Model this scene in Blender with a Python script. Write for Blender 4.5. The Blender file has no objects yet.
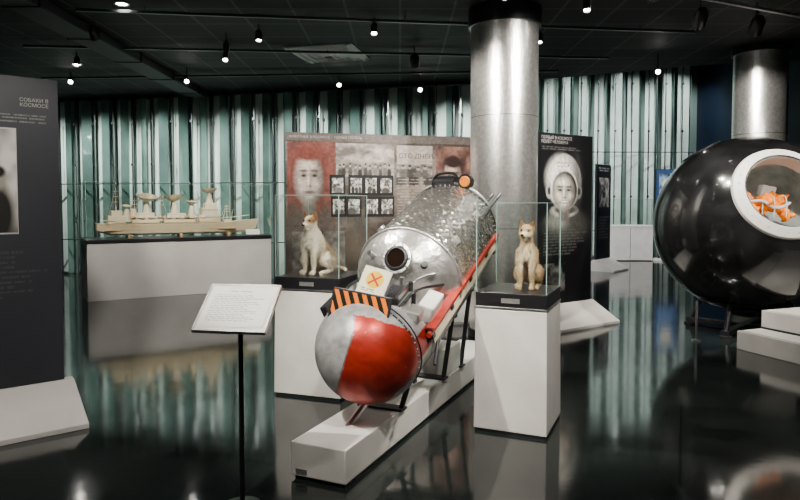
import bpy, bmesh, math, random
import numpy as np
from mathutils import Vector, Matrix, Euler
random.seed(4); rng=np.random.default_rng(4)
D=bpy.data; S=bpy.context.scene; COL=S.collection
R=math.radians

# ---------------------------------------------------------------- materials
def mat(name,c=(.5,.5,.5),rough=.5,metal=0.,bump=None,var=None,coat=0.,emit=None,spec=None,bumptype='noise'):
    m=D.materials.new(name); m.use_nodes=True; nt=m.node_tree; b=nt.nodes['Principled BSDF']
    b.inputs['Base Color'].default_value=(*c,1); b.inputs['Roughness'].default_value=rough
    b.inputs['Metallic'].default_value=metal; b.inputs['Coat Weight'].default_value=coat
    if spec is not None: b.inputs['Specular IOR Level'].default_value=spec
    if emit: b.inputs['Emission Color'].default_value=(*emit[0],1); b.inputs['Emission Strength'].default_value=emit[1]
    tc=nt.nodes.new('ShaderNodeTexCoord')
    if var:
        sc,amt=var; n=nt.nodes.new('ShaderNodeTexNoise'); n.inputs['Scale'].default_value=sc; n.inputs['Detail'].default_value=6
        nt.links.new(tc.outputs['Object'],n.inputs['Vector'])
        r=nt.nodes.new('ShaderNodeValToRGB'); r.color_ramp.elements[0].position=.3; r.color_ramp.elements[1].position=.7
        r.color_ramp.elements[0].color=(*[max(0,x*(1-amt)) for x in c],1); r.color_ramp.elements[1].color=(*[min(1,x*(1+amt)) for x in c],1)
        nt.links.new(n.outputs['Fac'],r.inputs['Fac']); nt.links.new(r.outputs['Color'],b.inputs['Base Color'])
    if bump:
        sc,st,di=bump
        if bumptype=='noise':
            n=nt.nodes.new('ShaderNodeTexNoise'); n.inputs['Scale'].default_value=sc; o=n.outputs['Fac']
        else:
            n=nt.nodes.new('ShaderNodeTexVoronoi'); n.feature='F1'; n.inputs['Scale'].default_value=sc; n.inputs['Randomness'].default_value=.7; o=n.outputs['Distance']
        nt.links.new(tc.outputs['Object'],n.inputs['Vector'])
        bp=nt.nodes.new('ShaderNodeBump'); bp.inputs['Strength'].default_value=st; bp.inputs['Distance'].default_value=di
        nt.links.new(o,bp.inputs['Height']); nt.links.new(bp.outputs['Normal'],b.inputs['Normal'])
    return m
def vcmat(name,rough=.5,metal=0.,bump=None,coat=0.,emis=0.,spec=None):
    m=mat(name,(.5,.5,.5),rough,metal,bump,None,coat,spec=spec); nt=m.node_tree; b=nt.nodes['Principled BSDF']
    a=nt.nodes.new('ShaderNodeVertexColor'); a.layer_name='Col'
    nt.links.new(a.outputs['Color'],b.inputs['Base Color'])
    if emis: nt.links.new(a.outputs['Color'],b.inputs['Emission Color']); b.inputs['Emission Strength'].default_value=emis
    return m
def glassmat(name,tint=(.95,.985,.97),lo=.03,hi=.5):
    m=D.materials.new(name); m.use_nodes=True; nt=m.node_tree; nt.nodes.clear()
    o=nt.nodes.new('ShaderNodeOutputMaterial'); mx=nt.nodes.new('ShaderNodeMixShader')
    t=nt.nodes.new('ShaderNodeBsdfTransparent'); t.inputs['Color'].default_value=(*tint,1)
    g=nt.nodes.new('ShaderNodeBsdfGlossy'); g.inputs['Roughness'].default_value=.02
    lw=nt.nodes.new('ShaderNodeLayerWeight'); lw.inputs['Blend'].default_value=.2
    mr=nt.nodes.new('ShaderNodeMapRange'); mr.inputs['To Min'].default_value=lo; mr.inputs['To Max'].default_value=hi
    nt.links.new(lw.outputs['Fresnel'],mr.inputs['Value']); nt.links.new(mr.outputs['Result'],mx.inputs['Fac'])
    nt.links.new(t.outputs[0],mx.inputs[1]); nt.links.new(g.outputs[0],mx.inputs[2]); nt.links.new(mx.outputs[0],o.inputs[0])
    return m

M_white=mat('white_paint',(.76,.74,.71),.45,var=(3,.06),bump=(60,.05,.002))
M_plinth=mat('plinth_white',(.74,.72,.69),.35,var=(5,.08))
M_grey=mat('plinth_grey',(.46,.45,.44),.4,var=(3,.06))
M_black=mat('black_satin',(.012,.012,.014),.3)
M_dark=mat('dark_metal',(.04,.04,.045),.4,.6)
M_panel=mat('panel_dark',(.03,.034,.042),.35)
M_steel=mat('steel',(.55,.56,.57),.28,1.,bump=(25,.08,.003),var=(9,.15))
M_alu=mat('aluminium',(.60,.60,.59),.38,.85,var=(14,.25),bump=(30,.25,.004))
M_glass=glassmat('display_glass')
M_edge=mat('glass_edge',(.30,.46,.42),.15,0,coat=.5)
M_red=mat('red_paint',(.36,.026,.015),.4,var=(12,.3),bump=(30,.1,.002))
M_cream=mat('model_cream',(.68,.58,.42),.5,var=(6,.08))
M_deck=mat('model_deck',(.46,.31,.16),.55,var=(20,.15))
M_orange=mat('orange_fabric',(.85,.22,.002),.75,bump=(18,.5,.02),var=(8,.25),spec=.2)
M_lens=mat('lamp_lens',(1,1,1),.3,emit=((1,.97,.9),60))
M_eye=mat('eye_black',(.01,.006,.004),.08)
M_vc=vcmat('printed_graphic',.45,spec=.35)
M_fur=vcmat('fur',.85,spec=.25)
M_vcmetal=vcmat('painted_metal',.36,.4,bump=(16,.3,.009),coat=.1)

# ---------------------------------------------------------------- helpers
def link(o,parent=None):
    COL.objects.link(o)
    if parent: o.parent=parent
    return o
def empty(name,loc=(0,0,0),rot=(0,0,0),mx=None,parent=None):
    o=D.objects.new(name,None); o.empty_display_size=.1
    if mx is not None: o.matrix_world=mx
    else: o.location=loc; o.rotation_euler=rot
    return link(o,parent)
def mesh(name,v,f,m,parent=None,loc=(0,0,0),rot=(0,0,0),smooth=False):
    me=D.meshes.new(name); me.from_pydata([tuple(x) for x in v],[],f); me.update()
    if m: me.materials.append(m)
    if smooth: me.polygons.foreach_set('use_smooth',[True]*len(me.polygons))
    o=D.objects.new(name,me); o.location=loc; o.rotation_euler=rot
    return link(o,parent)
def box(name,size,loc,m,parent=None,rot=(0,0,0),bevel=.004,taper=1.):
    x,y,z=[s/2 for s in size]; t=taper
    v=[(-x,-y,-z),(x,-y,-z),(x,y,-z),(-x,y,-z),(-x*t,-y*t,z),(x*t,-y*t,z),(x*t,y*t,z),(-x*t,y*t,z)]
    f=[(0,3,2,1),(4,5,6,7),(0,1,5,4),(1,2,6,5),(2,3,7,6),(3,0,4,7)]
    o=mesh(name,v,f,m,parent,loc,rot)
    if bevel:
        b=o.modifiers.new('b','BEVEL'); b.width=bevel; b.segments=2; b.limit_method='ANGLE'
    return o
def lathe(name,prof,m,parent=None,loc=(0,0,0),rot=(0,0,0),seg=48,axis='Z',caps=True):
    v=[];f=[];n=len(prof)
    for i in range(seg):
        a=2*math.pi*i/seg
        for r,z in prof:
            p=(r*math.cos(a),r*math.sin(a),z)
            if axis=='Y': p=(p[0],z,-p[1])
            v.append(p)
    for i in range(seg):
        j=(i+1)%seg
        for k in range(n-1):
            f.append((i*n+k,j*n+k,j*n+k+1,i*n+k+1))
    if caps and prof[0][0]>1e-4: f.append(tuple(i*n for i in range(seg))[::-1])
    if caps and prof[-1][0]>1e-4: f.append(tuple(i*n+n-1 for i in range(seg)))
    o=mesh(name,v,f,m,parent,loc,rot,True)
    bm=bmesh.new(); bm.from_mesh(o.data); bmesh.ops.remove_doubles(bm,verts=bm.verts,dist=1e-5); bmesh.ops.recalc_face_normals(bm,faces=bm.faces)
    bm.to_mesh(o.data); bm.free()
    e=o.modifiers.new('e','EDGE_SPLIT'); e.split_angle=R(38)
    return o
def rod(name,p0,p1,r,m,parent=None,r2=None,seg=16):
    p0=Vector(p0);p1=Vector(p1);d=p1-p0; L=d.length
    q=d.to_track_quat('Z','Y').to_euler()
    return lathe(name,[(r,0),(r if r2 is None else r2,L)],m,parent,p0,q,seg)
def tube(name,pts,r,m,parent=None,cyc=False):
    c=D.curves.new(name,'CURVE'); c.dimensions='3D'; c.bevel_depth=r; c.bevel_resolution=4
    s=c.splines.new('NURBS'); s.points.add(len(pts)-1)
    for i,p in enumerate(pts): s.points[i].co=(*p,1)
    s.order_u=3; s.use_endpoint_u=not cyc; s.use_cyclic_u=cyc
    c.materials.append(m); o=D.objects.new(name,c); return link(o,parent)
def text(name,body,size,loc,m,parent,align='LEFT',rot=(R(90),0,0)):
    c=D.curves.new(name,'FONT'); c.body=body; c.size=size; c.align_x=align; c.space_line=1.0; c.materials.append(m)
    o=D.objects.new(name,c); o.location=loc; o.rotation_euler=rot; return link(o,parent)
def torus(name,R0,r,m,parent=None,loc=(0,0,0),rot=(0,0,0),seg=64,ss=12,sy=1.):
    v=[];f=[]
    for i in range(seg):
        a=2*math.pi*i/seg
        for j in range(ss):
            b=2*math.pi*j/ss; q=R0+r*math.cos(b)
            v.append((q*math.cos(a),q*math.sin(a),r*sy*math.sin(b)))
    for i in range(seg):
        for j in range(ss):
            f.append((i*ss+j,((i+1)%seg)*ss+j,((i+1)%seg)*ss+(j+1)%ss,i*ss+(j+1)%ss))
    return mesh(name,v,f,m,parent,loc,rot,True)
def painted(name,w,h,nx,ny,fn,parent,loc,rot=(0,0,0),m=None,gamma=1.):
    """flat printed sheet in local XZ facing -Y; fn(u,v)->rgb, v down"""
    xs=np.linspace(0,w,nx+1); zs=np.linspace(h,0,ny+1)
    X,Z=np.meshgrid(xs,zs); V=np.stack([X.ravel(),np.zeros(X.size),Z.ravel()],1)
    i=np.arange(ny)[:,None]*(nx+1)+np.arange(nx)[None,:]; i=i.ravel()
    F=np.stack([i,i+nx+1,i+nx+2,i+1],1)
    me=D.meshes.new(name); me.from_pydata(V.tolist(),[],F.tolist()); me.materials.append(m or M_vc)
    U,Vv=np.meshgrid((np.arange(nx)+.5)/nx,(np.arange(ny)+.5)/ny)
    c=np.clip(fn(U,Vv).reshape(-1,3),0,1)**gamma
    ca=me.color_attributes.new('Col','FLOAT_COLOR','CORNER')
    cc=np.ones((len(i),4,4),np.float32); cc[:,:,:3]=c[:,None,:]; ca.data.foreach_set('color',cc.ravel())
    o=D.objects.new(name,me); o.location=loc; o.rotation_euler=rot; return link(o,parent)
# painter primitives
def base(U,c): return np.ones(U.shape+(3,))*np.array(c)
def blend(img,mask,c): 
    k=np.clip(mask,0,1)[...,None]; img[:]=img*(1-k)+np.array(c)*k
def rect(U,V,a,b,c,d): return ((U>a)&(U<c)&(V>b)&(V<d)).astype(float)
def ell(U,V,x,y,rx,ry,s=.15):
    q=np.sqrt(((U-x)/rx)**2+((V-y)/ry)**2); return np.clip((1+s-q)/(2*s),0,1)
def noise2(U,V,n,seed=0):
    g=np.random.default_rng(seed).random((n+2,n+2)); x=U*n; y=V*n
    xi=np.clip(x.astype(int),0,n);yi=np.clip(y.astype(int),0,n); fx=x-xi; fy=y-yi
    fx=fx*fx*(3-2*fx); fy=fy*fy*(3-2*fy)
    return (g[yi,xi]*(1-fx)+g[yi,xi+1]*fx)*(1-fy)+(g[yi+1,xi]*(1-fx)+g[yi+1,xi+1]*fx)*fy
def textblock(img,U,V,x0,y0,x1,y1,lines,c,seed=0,right=False,cw=.012):
    r=np.random.default_rng(seed); lh=(y1-y0)/lines
    for k in range(lines):
        L=(x1-x0)*(r.uniform(.6,1)); a=x1-L if right else x0; yy=y0+k*lh
        m=rect(U,V,a,yy,a+L,yy+lh*.5)
        words=(np.sin(U/cw*1.1+k*7)+np.sin(U/cw*.5+k*3)>-1.1)
        n=np.random.default_rng(seed+k).random(4000)[np.clip((U/cw*2.2).astype(int),0,3999)]
        blend(img,m*words*(.35+.65*n),c)
def photo(img,U,V,x0,y0,x1,y1,seed,lo=.05,hi=.45,tint=(1,.98,.94)):
    a=np.clip((U-x0)/(x1-x0),0,.999); b=np.clip((V-y0)/(y1-y0),0,.999)
    n=noise2(a,b,4,seed)*.6+noise2(a,b,11,seed+9)*.4
    n=np.clip((n-.25)*1.8,0,1); m=rect(U,V,x0,y0,x1,y1)[...,None]
    img[:]=img*(1-m)+(lo+(hi-lo)*n)[...,None]*np.array(tint)*m
def people(img,U,V,x0,y0,x1,y1,seed,n=3):
    r=np.random.default_rng(seed); w=x1-x0;h=y1-y0; m=rect(U,V,x0,y0,x1,y1)
    for k in range(n):
        x=x0+w*(k+.5+r.uniform(-.2,.2))/n; y=y0+h*r.uniform(.3,.5); g=r.uniform(.03,.2)
        blend(img,m*ell(U,V,x,y+h*.45,w*.42/n,h*.36,.25),(g,g*.95,g*.9)); blend(img,m*ell(U,V,x,y,w*.2/n,h*.13,.3),(.42,.38,.35))
        blend(img,m*ell(U,V,x,y-h*.09,w*.2/n,h*.07,.3),(g*.5,)*3)
def face(img,U,V,x,y,rx,ry,sk=(.42,.37,.33),hair=None,smile=0.):
    s=np.array(sk)
    blend(img,ell(U,V,x,y+ry*1.15,rx*.5,ry*.5,.2),s*.35)
    if hair is not None: blend(img,ell(U,V,x,y-ry*.3,rx*1.12,ry*.95,.1),hair)
    blend(img,ell(U,V,x,y+ry*.05,rx,ry*.95,.12),s*.30)
    blend(img,ell(U,V,x-rx*.10,y+ry*.0,rx*.84,ry*.86,.35),s)
    blend(img,ell(U,V,x+rx*.6,y+ry*.1,rx*.4,ry*.8,.7)*.45,s*.25)
    blend(img,ell(U,V,x-rx*.15,y-ry*.5,rx*.5,ry*.22,.6)*.6,s*1.5)
    for sx in(-.38,.38):
        blend(img,ell(U,V,x+sx*rx,y-ry*.13,rx*.30,ry*.14,.6)*.55,s*.35)
        blend(img,ell(U,V,x+sx*rx,y-ry*.10,rx*.15,ry*.05,.5),s*.06)
        blend(img,ell(U,V,x+sx*rx,y-ry*.29,rx*.30,ry*.05,.5)*.8,s*.16)
        blend(img,ell(U,V,x+sx*rx*1.2,y+ry*.22,rx*.22,ry*.16,.8)*.5,s*1.5)
    blend(img,ell(U,V,x+rx*.14,y+ry*.10,rx*.10,ry*.27,.7)*.45,s*.4)
    blend(img,ell(U,V,x+rx*.02,y+ry*.31,rx*.20,ry*.045,.6)*.7,s*.28)
    blend(img,ell(U,V,x-rx*.05,y+ry*.08,rx*.06,ry*.24,.7)*.6,s*1.6)
    blend(img,ell(U,V,x,y+ry*.54,rx*.40,ry*.07,.5)*.85,s*.20)
    if smile: blend(img,ell(U,V,x,y+ry*.53,rx*.32,ry*.04,.4)*smile,s*1.6)
    blend(img,ell(U,V,x,y+ry*.70,rx*.25,ry*.06,.6)*.5,s*1.3)
    if hair is not None: blend(img,ell(U,V,x,y-ry*.85,rx*.85,ry*.30,.2),hair)

# ---------------------------------------------------------------- room shell
HC=3.65
A=(-8.2,13.95);B=(1.9,11.6);C=(2.3,17.6);Dp=(8.2,17.8);E=(9.8,7.5);F_=(9.8,-2.5);G=(-6.2,-2.5)
def floor_mat():
    m=D.materials.new('polished_floor'); m.use_nodes=True; nt=m.node_tree; b=nt.nodes['Principled BSDF']
    tc=nt.nodes.new('ShaderNodeTexCoord'); n=nt.nodes.new('ShaderNodeTexNoise'); n.inputs['Scale'].default_value=1.1; n.inputs['Detail'].default_value=8
    nt.links.new(tc.outputs['Object'],n.inputs['Vector'])
    r=nt.nodes.new('ShaderNodeValToRGB'); r.color_ramp.elements[0].position=.3;r.color_ramp.elements[1].position=.75
    r.color_ramp.elements[0].color=(.006,.009,.009,1); r.color_ramp.elements[1].color=(.024,.031,.029,1)
    nt.links.new(n.outputs['Fac'],r.inputs['Fac'])
    mp=nt.nodes.new('ShaderNodeMapping'); mp.inputs['Rotation'].default_value=(0,0,R(24)); nt.links.new(tc.outputs['Object'],mp.inputs['Vector'])
    br=nt.nodes.new('ShaderNodeTexBrick'); br.offset=0; br.inputs['Scale'].default_value=1; br.inputs['Brick Width'].default_value=1.5; br.inputs['Row Height'].default_value=1.5
    br.inputs['Mortar Size'].default_value=.006; br.inputs['Color1'].default_value=(1,1,1,1);br.inputs['Color2'].default_value=(.85,.85,.85,1);br.inputs['Mortar'].default_value=(.3,.3,.3,1)
    nt.links.new(mp.outputs[0],br.inputs['Vector'])
    mx=nt.nodes.new('ShaderNodeMix'); mx.data_type='RGBA'; mx.blend_type='MULTIPLY'; mx.inputs[0].default_value=1
    nt.links.new(r.outputs[0],mx.inputs[6]); nt.links.new(br.outputs['Color'],mx.inputs[7]); nt.links.new(mx.outputs[2],b.inputs['Base Color'])
    n2=nt.nodes.new('ShaderNodeTexNoise'); n2.inputs['Scale'].default_value=2.5; n2.inputs['Detail'].default_value=5; nt.links.new(tc.outputs['Object'],n2.inputs['Vector'])
    mr=nt.nodes.new('ShaderNodeMapRange'); mr.inputs['To Min'].default_value=.03; mr.inputs['To Max'].default_value=.15
    nt.links.new(n2.outputs['Fac'],mr.inputs['Value']); nt.links.new(mr.outputs[0],b.inputs['Roughness'])
    bp=nt.nodes.new('ShaderNodeBump'); bp.inputs['Strength'].default_value=.06; bp.inputs['Distance'].default_value=.02; nt.links.new(n2.outputs['Fac'],bp.inputs['Height']); nt.links.new(bp.outputs[0],b.inputs['Normal'])
    b.inputs['Specular IOR Level'].default_value=.55
    return m
def prism(name,poly,z0,z1,m):
    n=len(poly); v=[(x,y,z0) for x,y in poly]+[(x,y,z1) for x,y in poly]
    f=[tuple(range(n))[::-1],tuple(range(n,2*n))]+[(i,(i+1)%n,n+(i+1)%n,n+i) for i in range(n)]
    return mesh(name,v,f,m)
prism('floor',[(-8.5,-2.8),(10.1,-2.8),(10.1,18.1),(-8.5,18.1)],-.1,0,floor_mat())
mc=D.materials.new('black_ceiling'); mc.use_nodes=True; nt=mc.node_tree; b=nt.nodes['Principled BSDF']; b.inputs['Roughness'].default_value=.7; b.inputs['Specular IOR Level'].default_value=.3
tc=nt.nodes.new('ShaderNodeTexCoord'); br=nt.nodes.new('ShaderNodeTexBrick'); br.offset=0; br.inputs['Scale'].default_value=1; br.inputs['Brick Width'].default_value=.6; br.inputs['Row Height'].default_value=.6; br.inputs['Mortar Size'].default_value=.016
br.inputs['Color1'].default_value=(.004,.004,.005,1);br.inputs['Color2'].default_value=(.009,.009,.010,1);br.inputs['Mortar'].default_value=(.05,.052,.055,1)
nt.links.new(tc.outputs['Object'],br.inputs['Vector']); nt.links.new(br.outputs['Color'],b.inputs['Base Color'])
prism('ceiling',[(-8.5,-2.8),(10.1,-2.8),(10.1,8.6),(4.75,10.1),(1.9,11.55),(-8.5,14.1)],HC,HC+.15,mc)
prism('ceiling_raised',[(10.1,8.6),(10.1,18.1),(1.9,18.1),(1.9,11.55),(4.75,10.1)],5.6,5.7,mc)
prism('trim_fascia',[(10.1,8.6),(10.1,8.7),(4.78,10.2),(1.95,11.65),(1.9,11.55),(4.75,10.1)],HC+.15,5.6,M_black)
M_wallT=mat('grey_green_wall',(.17,.23,.21),.5,var=(.6,.3))
M_navy=mat('navy_wall',(.006,.016,.04),.5,var=(.5,.2))
M_wd=mat('dark_wall',(.03,.032,.035),.6)
def wall(name,p,q,h,m,t=.1,side=1):
    p=Vector((*p,0));q=Vector((*q,0));d=(q-p).normalized(); n=Vector((-d.y,d.x,0))*t*side
    return prism(name,[p.xy,q.xy,(q+n).xy,(p+n).xy],0,h,m)
wall('wall_back',A,B,HC,M_wallT); wall('wall_back_recess',B,C,5.6,M_wd,side=1); wall('wall_far',C,Dp,5.6,M_wallT)
wall('wall_right',Dp,E,5.6,M_navy); wall('wall_right_front',E,F_,5.6,M_navy); wall('wall_front',F_,G,HC,M_wd); wall('wall_left',G,A,HC,M_wd)
M_fin=mat('fin_frosted_glass',(.62,.72,.67),.18,.08,coat=.7,var=(1.0,.25))
M_fin2=mat('fin_clear_glass',(.16,.27,.24),.08,.35,coat=.9,var=(.9,.5))
M_mull=mat('mullion_steel',(.22,.25,.25),.25,.9)
def fins(name,p,q,h,step,seed):
    p=Vector((*p,0));q=Vector((*q,0));L=(q-p).length; d=(q-p)/L; ang=math.atan2(d.y,d.x)
    par=empty(name,p,(0,0,ang)); rr=random.Random(seed); n=int(L/step)
    vs={0:[],1:[],2:[]}; fs={0:[],1:[],2:[]}
    def slab(k,x,y,w,a,t,z0,z1):
        ca,sa=math.cos(a),math.sin(a); vv=vs[k]; b0=len(vv)
        for z in(z0,z1):
            for (u,w2) in((-w/2,-t/2),(w/2,-t/2),(w/2,t/2),(-w/2,t/2)):
                vv.append((x+u*ca-w2*sa,y+u*sa+w2*ca,z))
        for f in[(0,3,2,1),(4,5,6,7),(0,1,5,4),(1,2,6,5),(2,3,7,6),(3,0,4,7)]: fs[k].append(tuple(b0+i for i in f))
    for i in range(n):
        x=(i+.5)*step
        slab(0,x,-.22,step*rr.uniform(.40,.66),R(rr.uniform(-36,-4)),.015,.06,h-.03)
        if rr.random()<.5: slab(0,x+step*.3,-.12,step*.2,R(rr.uniform(10,40)),.012,.06,h-.03)
        slab(1,x+step*.36,-.30,step*rr.uniform(.25,.45),R(rr.uniform(45,72)),.012,.06,h-.03)
        slab(2,x+step*.5,-.10,.02,0,.04,0,h)
        slab(2,x-step*.16,-.33,.018,0,.03,0,h)
        for zz in (h*.3,h*.62,h*.85): slab(2,x-step*.16,-.35,.045,0,.05,zz,zz+.045)
    for k,(nm,m) in enumerate((('frosted_fins',M_fin),('clear_fins',M_fin2),('mullions',M_mull))):
        mesh(nm,vs[k],fs[k],m,par)
    for zz in(.75,h*.52): box('rail',(L-.4,.02,.02),(L/2,-.42,zz),M_mull,par,bevel=0)
fins('glass_fin_cladding',(-8.0,13.85),(1.75,11.6),3.62,.44,1)
fins('glass_fin_cladding',(2.4,17.55),(8.1,17.75),5.5,.46,2)

# columns
M_colm=mat('column_metal',(.82,.82,.80),.28,.92,bump=(70,.4,.004),var=(25,.15),bumptype='v')
def column(x,y,r,cz):
    p=empty('round_column',(x,y,0))
    lathe('shaft',[(r,0.03),(r,HC-.02)],M_colm,p,seg=72)
    lathe('foot_ring',[(r+.015,0),(r+.015,.08),(r,.085)],M_dark,p,seg=72)
    lathe('ceiling_collar',[(r+.03,cz),(r+.03,HC)],M_black,p,seg=72)
    for z in (1.22,2.45): torus('joint',r,.003,M_dark,p,(0,0,z),ss=6)
column(1.17,7.25,.375,3.45); column(5.05,9.05,.345,3.57)

# ---------------------------------------------------------------- panels
M_txt=mat('white_lettering',(.34,.34,.33),.5); M_txtd=mat('dark_lettering',(.03,.02,.02),.5)
def info_panel(name,pL,pR,fn,nx,ny,zb=.25,zt=2.35,foot=.42,ext=.04,m=M_white,gamma=1.2):
    pL=Vector((*pL,0));pR=Vector((*pR,0));d=pR-pL;L=d.length
    p=empty(name,pL,(0,0,math.atan2(d.y,d.x)))
    box('board',(L,.05,zt-zb),(L/2,.026,(zb+zt)/2),M_panel,p,bevel=.003)
    painted('print',L-.01,zt-zb-.01,nx,ny,fn,p,(.005,-.003,zb+.005),gamma=gamma)
    a,bb=-ext,L+ext
    v=[(a,-foot,0),(bb,-foot,0),(bb,.30,0),(a,.30,0),(a,-foot,.035),(bb,-foot,.035),(bb,-.01,zb),(a,-.01,zb),(a,.06,zb),(bb,.06,zb),(a,.30,.035),(bb,.30,.035)]
    f=[(0,3,2,1),(0,1,5,4),(4,5,6,7),(7,6,9,8),(8,9,11,10),(10,11,2,3),(0,4,7,8,10,3),(1,2,11,9,6,5)]
    o=mesh('foot',v,f,m,p); bv=o.modifiers.new('b','BEVEL'); bv.width=.004; bv.segments=2; bv.limit_method='ANGLE'
    return p,L
def left_print(U,V):
    im=base(U,(.065,.068,.082)); im*= (0.9+.25*noise2(U,V,5,3))[...,None]
    textblock(im,U,V,.60,.118,.94,.150,3,(.26,.26,.26),2,True,.008)
    blend(im,rect(U,V,.2,.165,.79,.505),(.60,.59,.56)); photo(im,U,V,.2,.17,.785,.50,4,.20,.8); people(im,U,V,.3,.25,.785,.50,5,3)
    textblock(im,U,V,.3,.56,.93,.72,10,(.12,.12,.13),6,False,.006)
    return im
pn,L_=info_panel('exhibit_info_panel',(-3.32,3.73),(-2.38,4.49),left_print,260,420,ext=.06)
text('title','СОБАКИ В\nКОСМОСЕ',.034,(L_*.95,-.006,2.185),M_txt,pn,'RIGHT')
def gag_print(U,V):
    im=base(U,(.020,.022,.026))
    textblock(im,U,V,.06,.075,.80,.10,2,(.22,.22,.22),7,False,.012)
    cx,cy=.47,.29
    blend(im,ell(U,V,cx+.05,cy+.25,.40,.10,.3)*.8,(.16,.16,.15)); blend(im,ell(U,V,cx-.12,cy+.22,.18,.05,.5)*.8,(.40,.39,.37))
    blend(im,ell(U,V,cx,cy+.160,.25,.040,.15),(.55,.54,.51)); blend(im,ell(U,V,cx+.03,cy+.155,.20,.025,.2),(.12,.12,.11))
    blend(im,ell(U,V,cx,cy-.01,.32,.165,.04),(.42,.41,.40))
    blend(im,ell(U,V,cx-.07,cy-.03,.25,.125,.3),(.88,.87,.84))
    blend(im,ell(U,V,cx+.22,cy,.10,.14,.6)*.7,(.16,.16,.16))
    for s in(-1,1):
        blend(im,ell(U,V,cx+s*.275,cy+.045,.06,.045,.12),(.50,.49,.48) if s<0 else (.28,.28,.27)); blend(im,ell(U,V,cx+s*.275,cy+.045,.03,.022,.2),(.08,.08,.08))
    blend(im,ell(U,V,cx,cy+.035,.250,.122,.04),(.80,.79,.76)); blend(im,ell(U,V,cx+.01,cy+.040,.228,.112,.05),(.03,.03,.03))
    face(im,U,V,cx,cy+.050,.205,.108,(.66,.62,.57),smile=.9)
    im*=(.8+.4*noise2(U,V,60,9))[...,None]
    textblock(im,U,V,.10,.56,.9,.72,9,(.20,.2,.2),8,False,.012)
    photo(im,U,V,.1,.76,.5,.93,12,.02,.3)
    return im
pn,L_=info_panel('cosmonaut_portrait_panel',(1.65,7.68),(2.47,8.25),gag_print,240,500,gamma=1.45)
text('title','ПЕРВЫЙ В КОСМОСЕ\nПОЛЁТ ЧЕЛОВЕКА',.052,(.05,-.006,2.275),M_txt,pn); text('helmet_lettering','СССР',.085,(L_*.45,-.006,1.94),mat('red_lettering',(.13,.035,.03),.5),pn,'CENTER')
def mural(U,V):
    im=base(U,(.13,.105,.09)); im*=(.5+.9*noise2(U,V,9,2))[...,None]
    photo(im,U,V,0,.05,1,.55,77,.06,.30,(1,.85,.76)); people(im,U,V,0,.06,1,.3,88,14)
    blend(im,rect(U,V,0,0,1,.045),(.16,.14,.13))
    blend(im,rect(U,V,.01,.05,.25,.53),(.30,.12,.10)); im*=(1-.5*rect(U,V,.01,.05,.25,.53)*noise2(U,V,24,5))[...,None]
    blend(im,ell(U,V,.125,.52,.13,.14,.2),(.14,.11,.10))
    blend(im,ell(U,V,.120,.235,.092,.180,.10),(.20,.065,.05)); blend(im,ell(U,V,.125,.40,.07,.07,.2),(.20,.07,.055)); blend(im,ell(U,V,.105,.12,.05,.05,.6)*.7,(.34,.14,.12))
    face(im,U,V,.118,.262,.072,.150,(.55,.48,.44))
    blend(im,ell(U,V,.118,.118,.074,.042,.25),(.22,.07,.055))
    blend(im,rect(U,V,.255,.055,.56,.25),(.36,.31,.28)); photo(im,U,V,.255,.055,.56,.24,5,.16,.48,(1,.90,.84)); people(im,U,V,.26,.15,.55,.24,15,11)
    for k,(i,j) in enumerate([(i,j) for i in range(4) for j in range(2)]):
        x0=.225+i*.085+(.006*(k%3)); y0=.245+j*.125
        blend(im,rect(U,V,x0-.003,y0-.005,x0+.076,y0+.117),(.010,.010,.010))
        photo(im,U,V,x0+.008,y0+.012,x0+.066,y0+.10,20+i*3+j,.10,.85); people(im,U,V,x0+.01,y0+.03,x0+.064,y0+.10,40+i*3+j,1+k%3)
    blend(im,rect(U,V,.575,.06,.77,.25),(.42,.38,.35)); photo(im,U,V,.575,.17,.77,.25,33,.10,.40,(1,.93,.88)); people(im,U,V,.58,.16,.76,.25,17,4)
    textblock(im,U,V,.58,.26,.78,.50,14,(.36,.32,.29),9,False,.006)
    blend(im,rect(U,V,.79,.06,.99,.50),(.32,.15,.11)); photo(im,U,V,.79,.06,.99,.5,71,.10,.36,(1,.6,.5))
    blend(im,ell(U,V,.885,.47,.09,.14,.12),(.10,.07,.06)); face(im,U,V,.885,.25,.052,.11,(.52,.38,.33),hair=(.05,.03,.03))
    photo(im,U,V,.03,.57,.30,.85,41,.04,.25,(1,.9,.85)); photo(im,U,V,.55,.55,.95,.8,44,.04,.3)
    im*=(.8+.4*noise2(U,V,90,19))[...,None]
    return im
pn,L_=info_panel('photo_mural_panel',(-1.38,7.70),(.95,8.33),mural,600,400,m=M_grey,gamma=1.25)
text('headline','СТО ДНЕЙ',.085,(L_*.585,-.006,2.06),M_txtd,pn)
text('title','ЖИВОТНЫЕ В КОСМОСЕ     ПЕРВЫЕ ПОЛЁТЫ',.04,(L_*.02,-.006,2.285),M_txt,pn)
def small_print(seed,c=(.02,.022,.026)):
    def f(U,V):
        im=base(U,c); textblock(im,U,V,.1,.03,.9,.08,2,(.4,.4,.4),seed,False,.03); photo(im,U,V,.15,.14,.85,.45,seed,.04,.5)
        textblock(im,U,V,.1,.55,.9,.8,8,(.15,.15,.16),seed+1,False,.02); return im
    return f
info_panel('exhibit_info_panel',(4.30,14.0),(4.80,14.6),small_print(50),60,160)
def blue_print(U,V):
    im=base(U,(.01,.04,.12)); photo(im,U,V,.12,.08,.88,.5,60,.02,.5,(.4,.7,1.)); blend(im,ell(U,V,.5,.3,.25,.12),(.6,.5,.35))
    textblock(im,U,V,.15,.55,.85,.9,8,(.25,.4,.6),61,False,.03); return im
bp=empty('blue_wall_poster',(6.68,16.7,0),(0,0,R(-25)))
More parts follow.
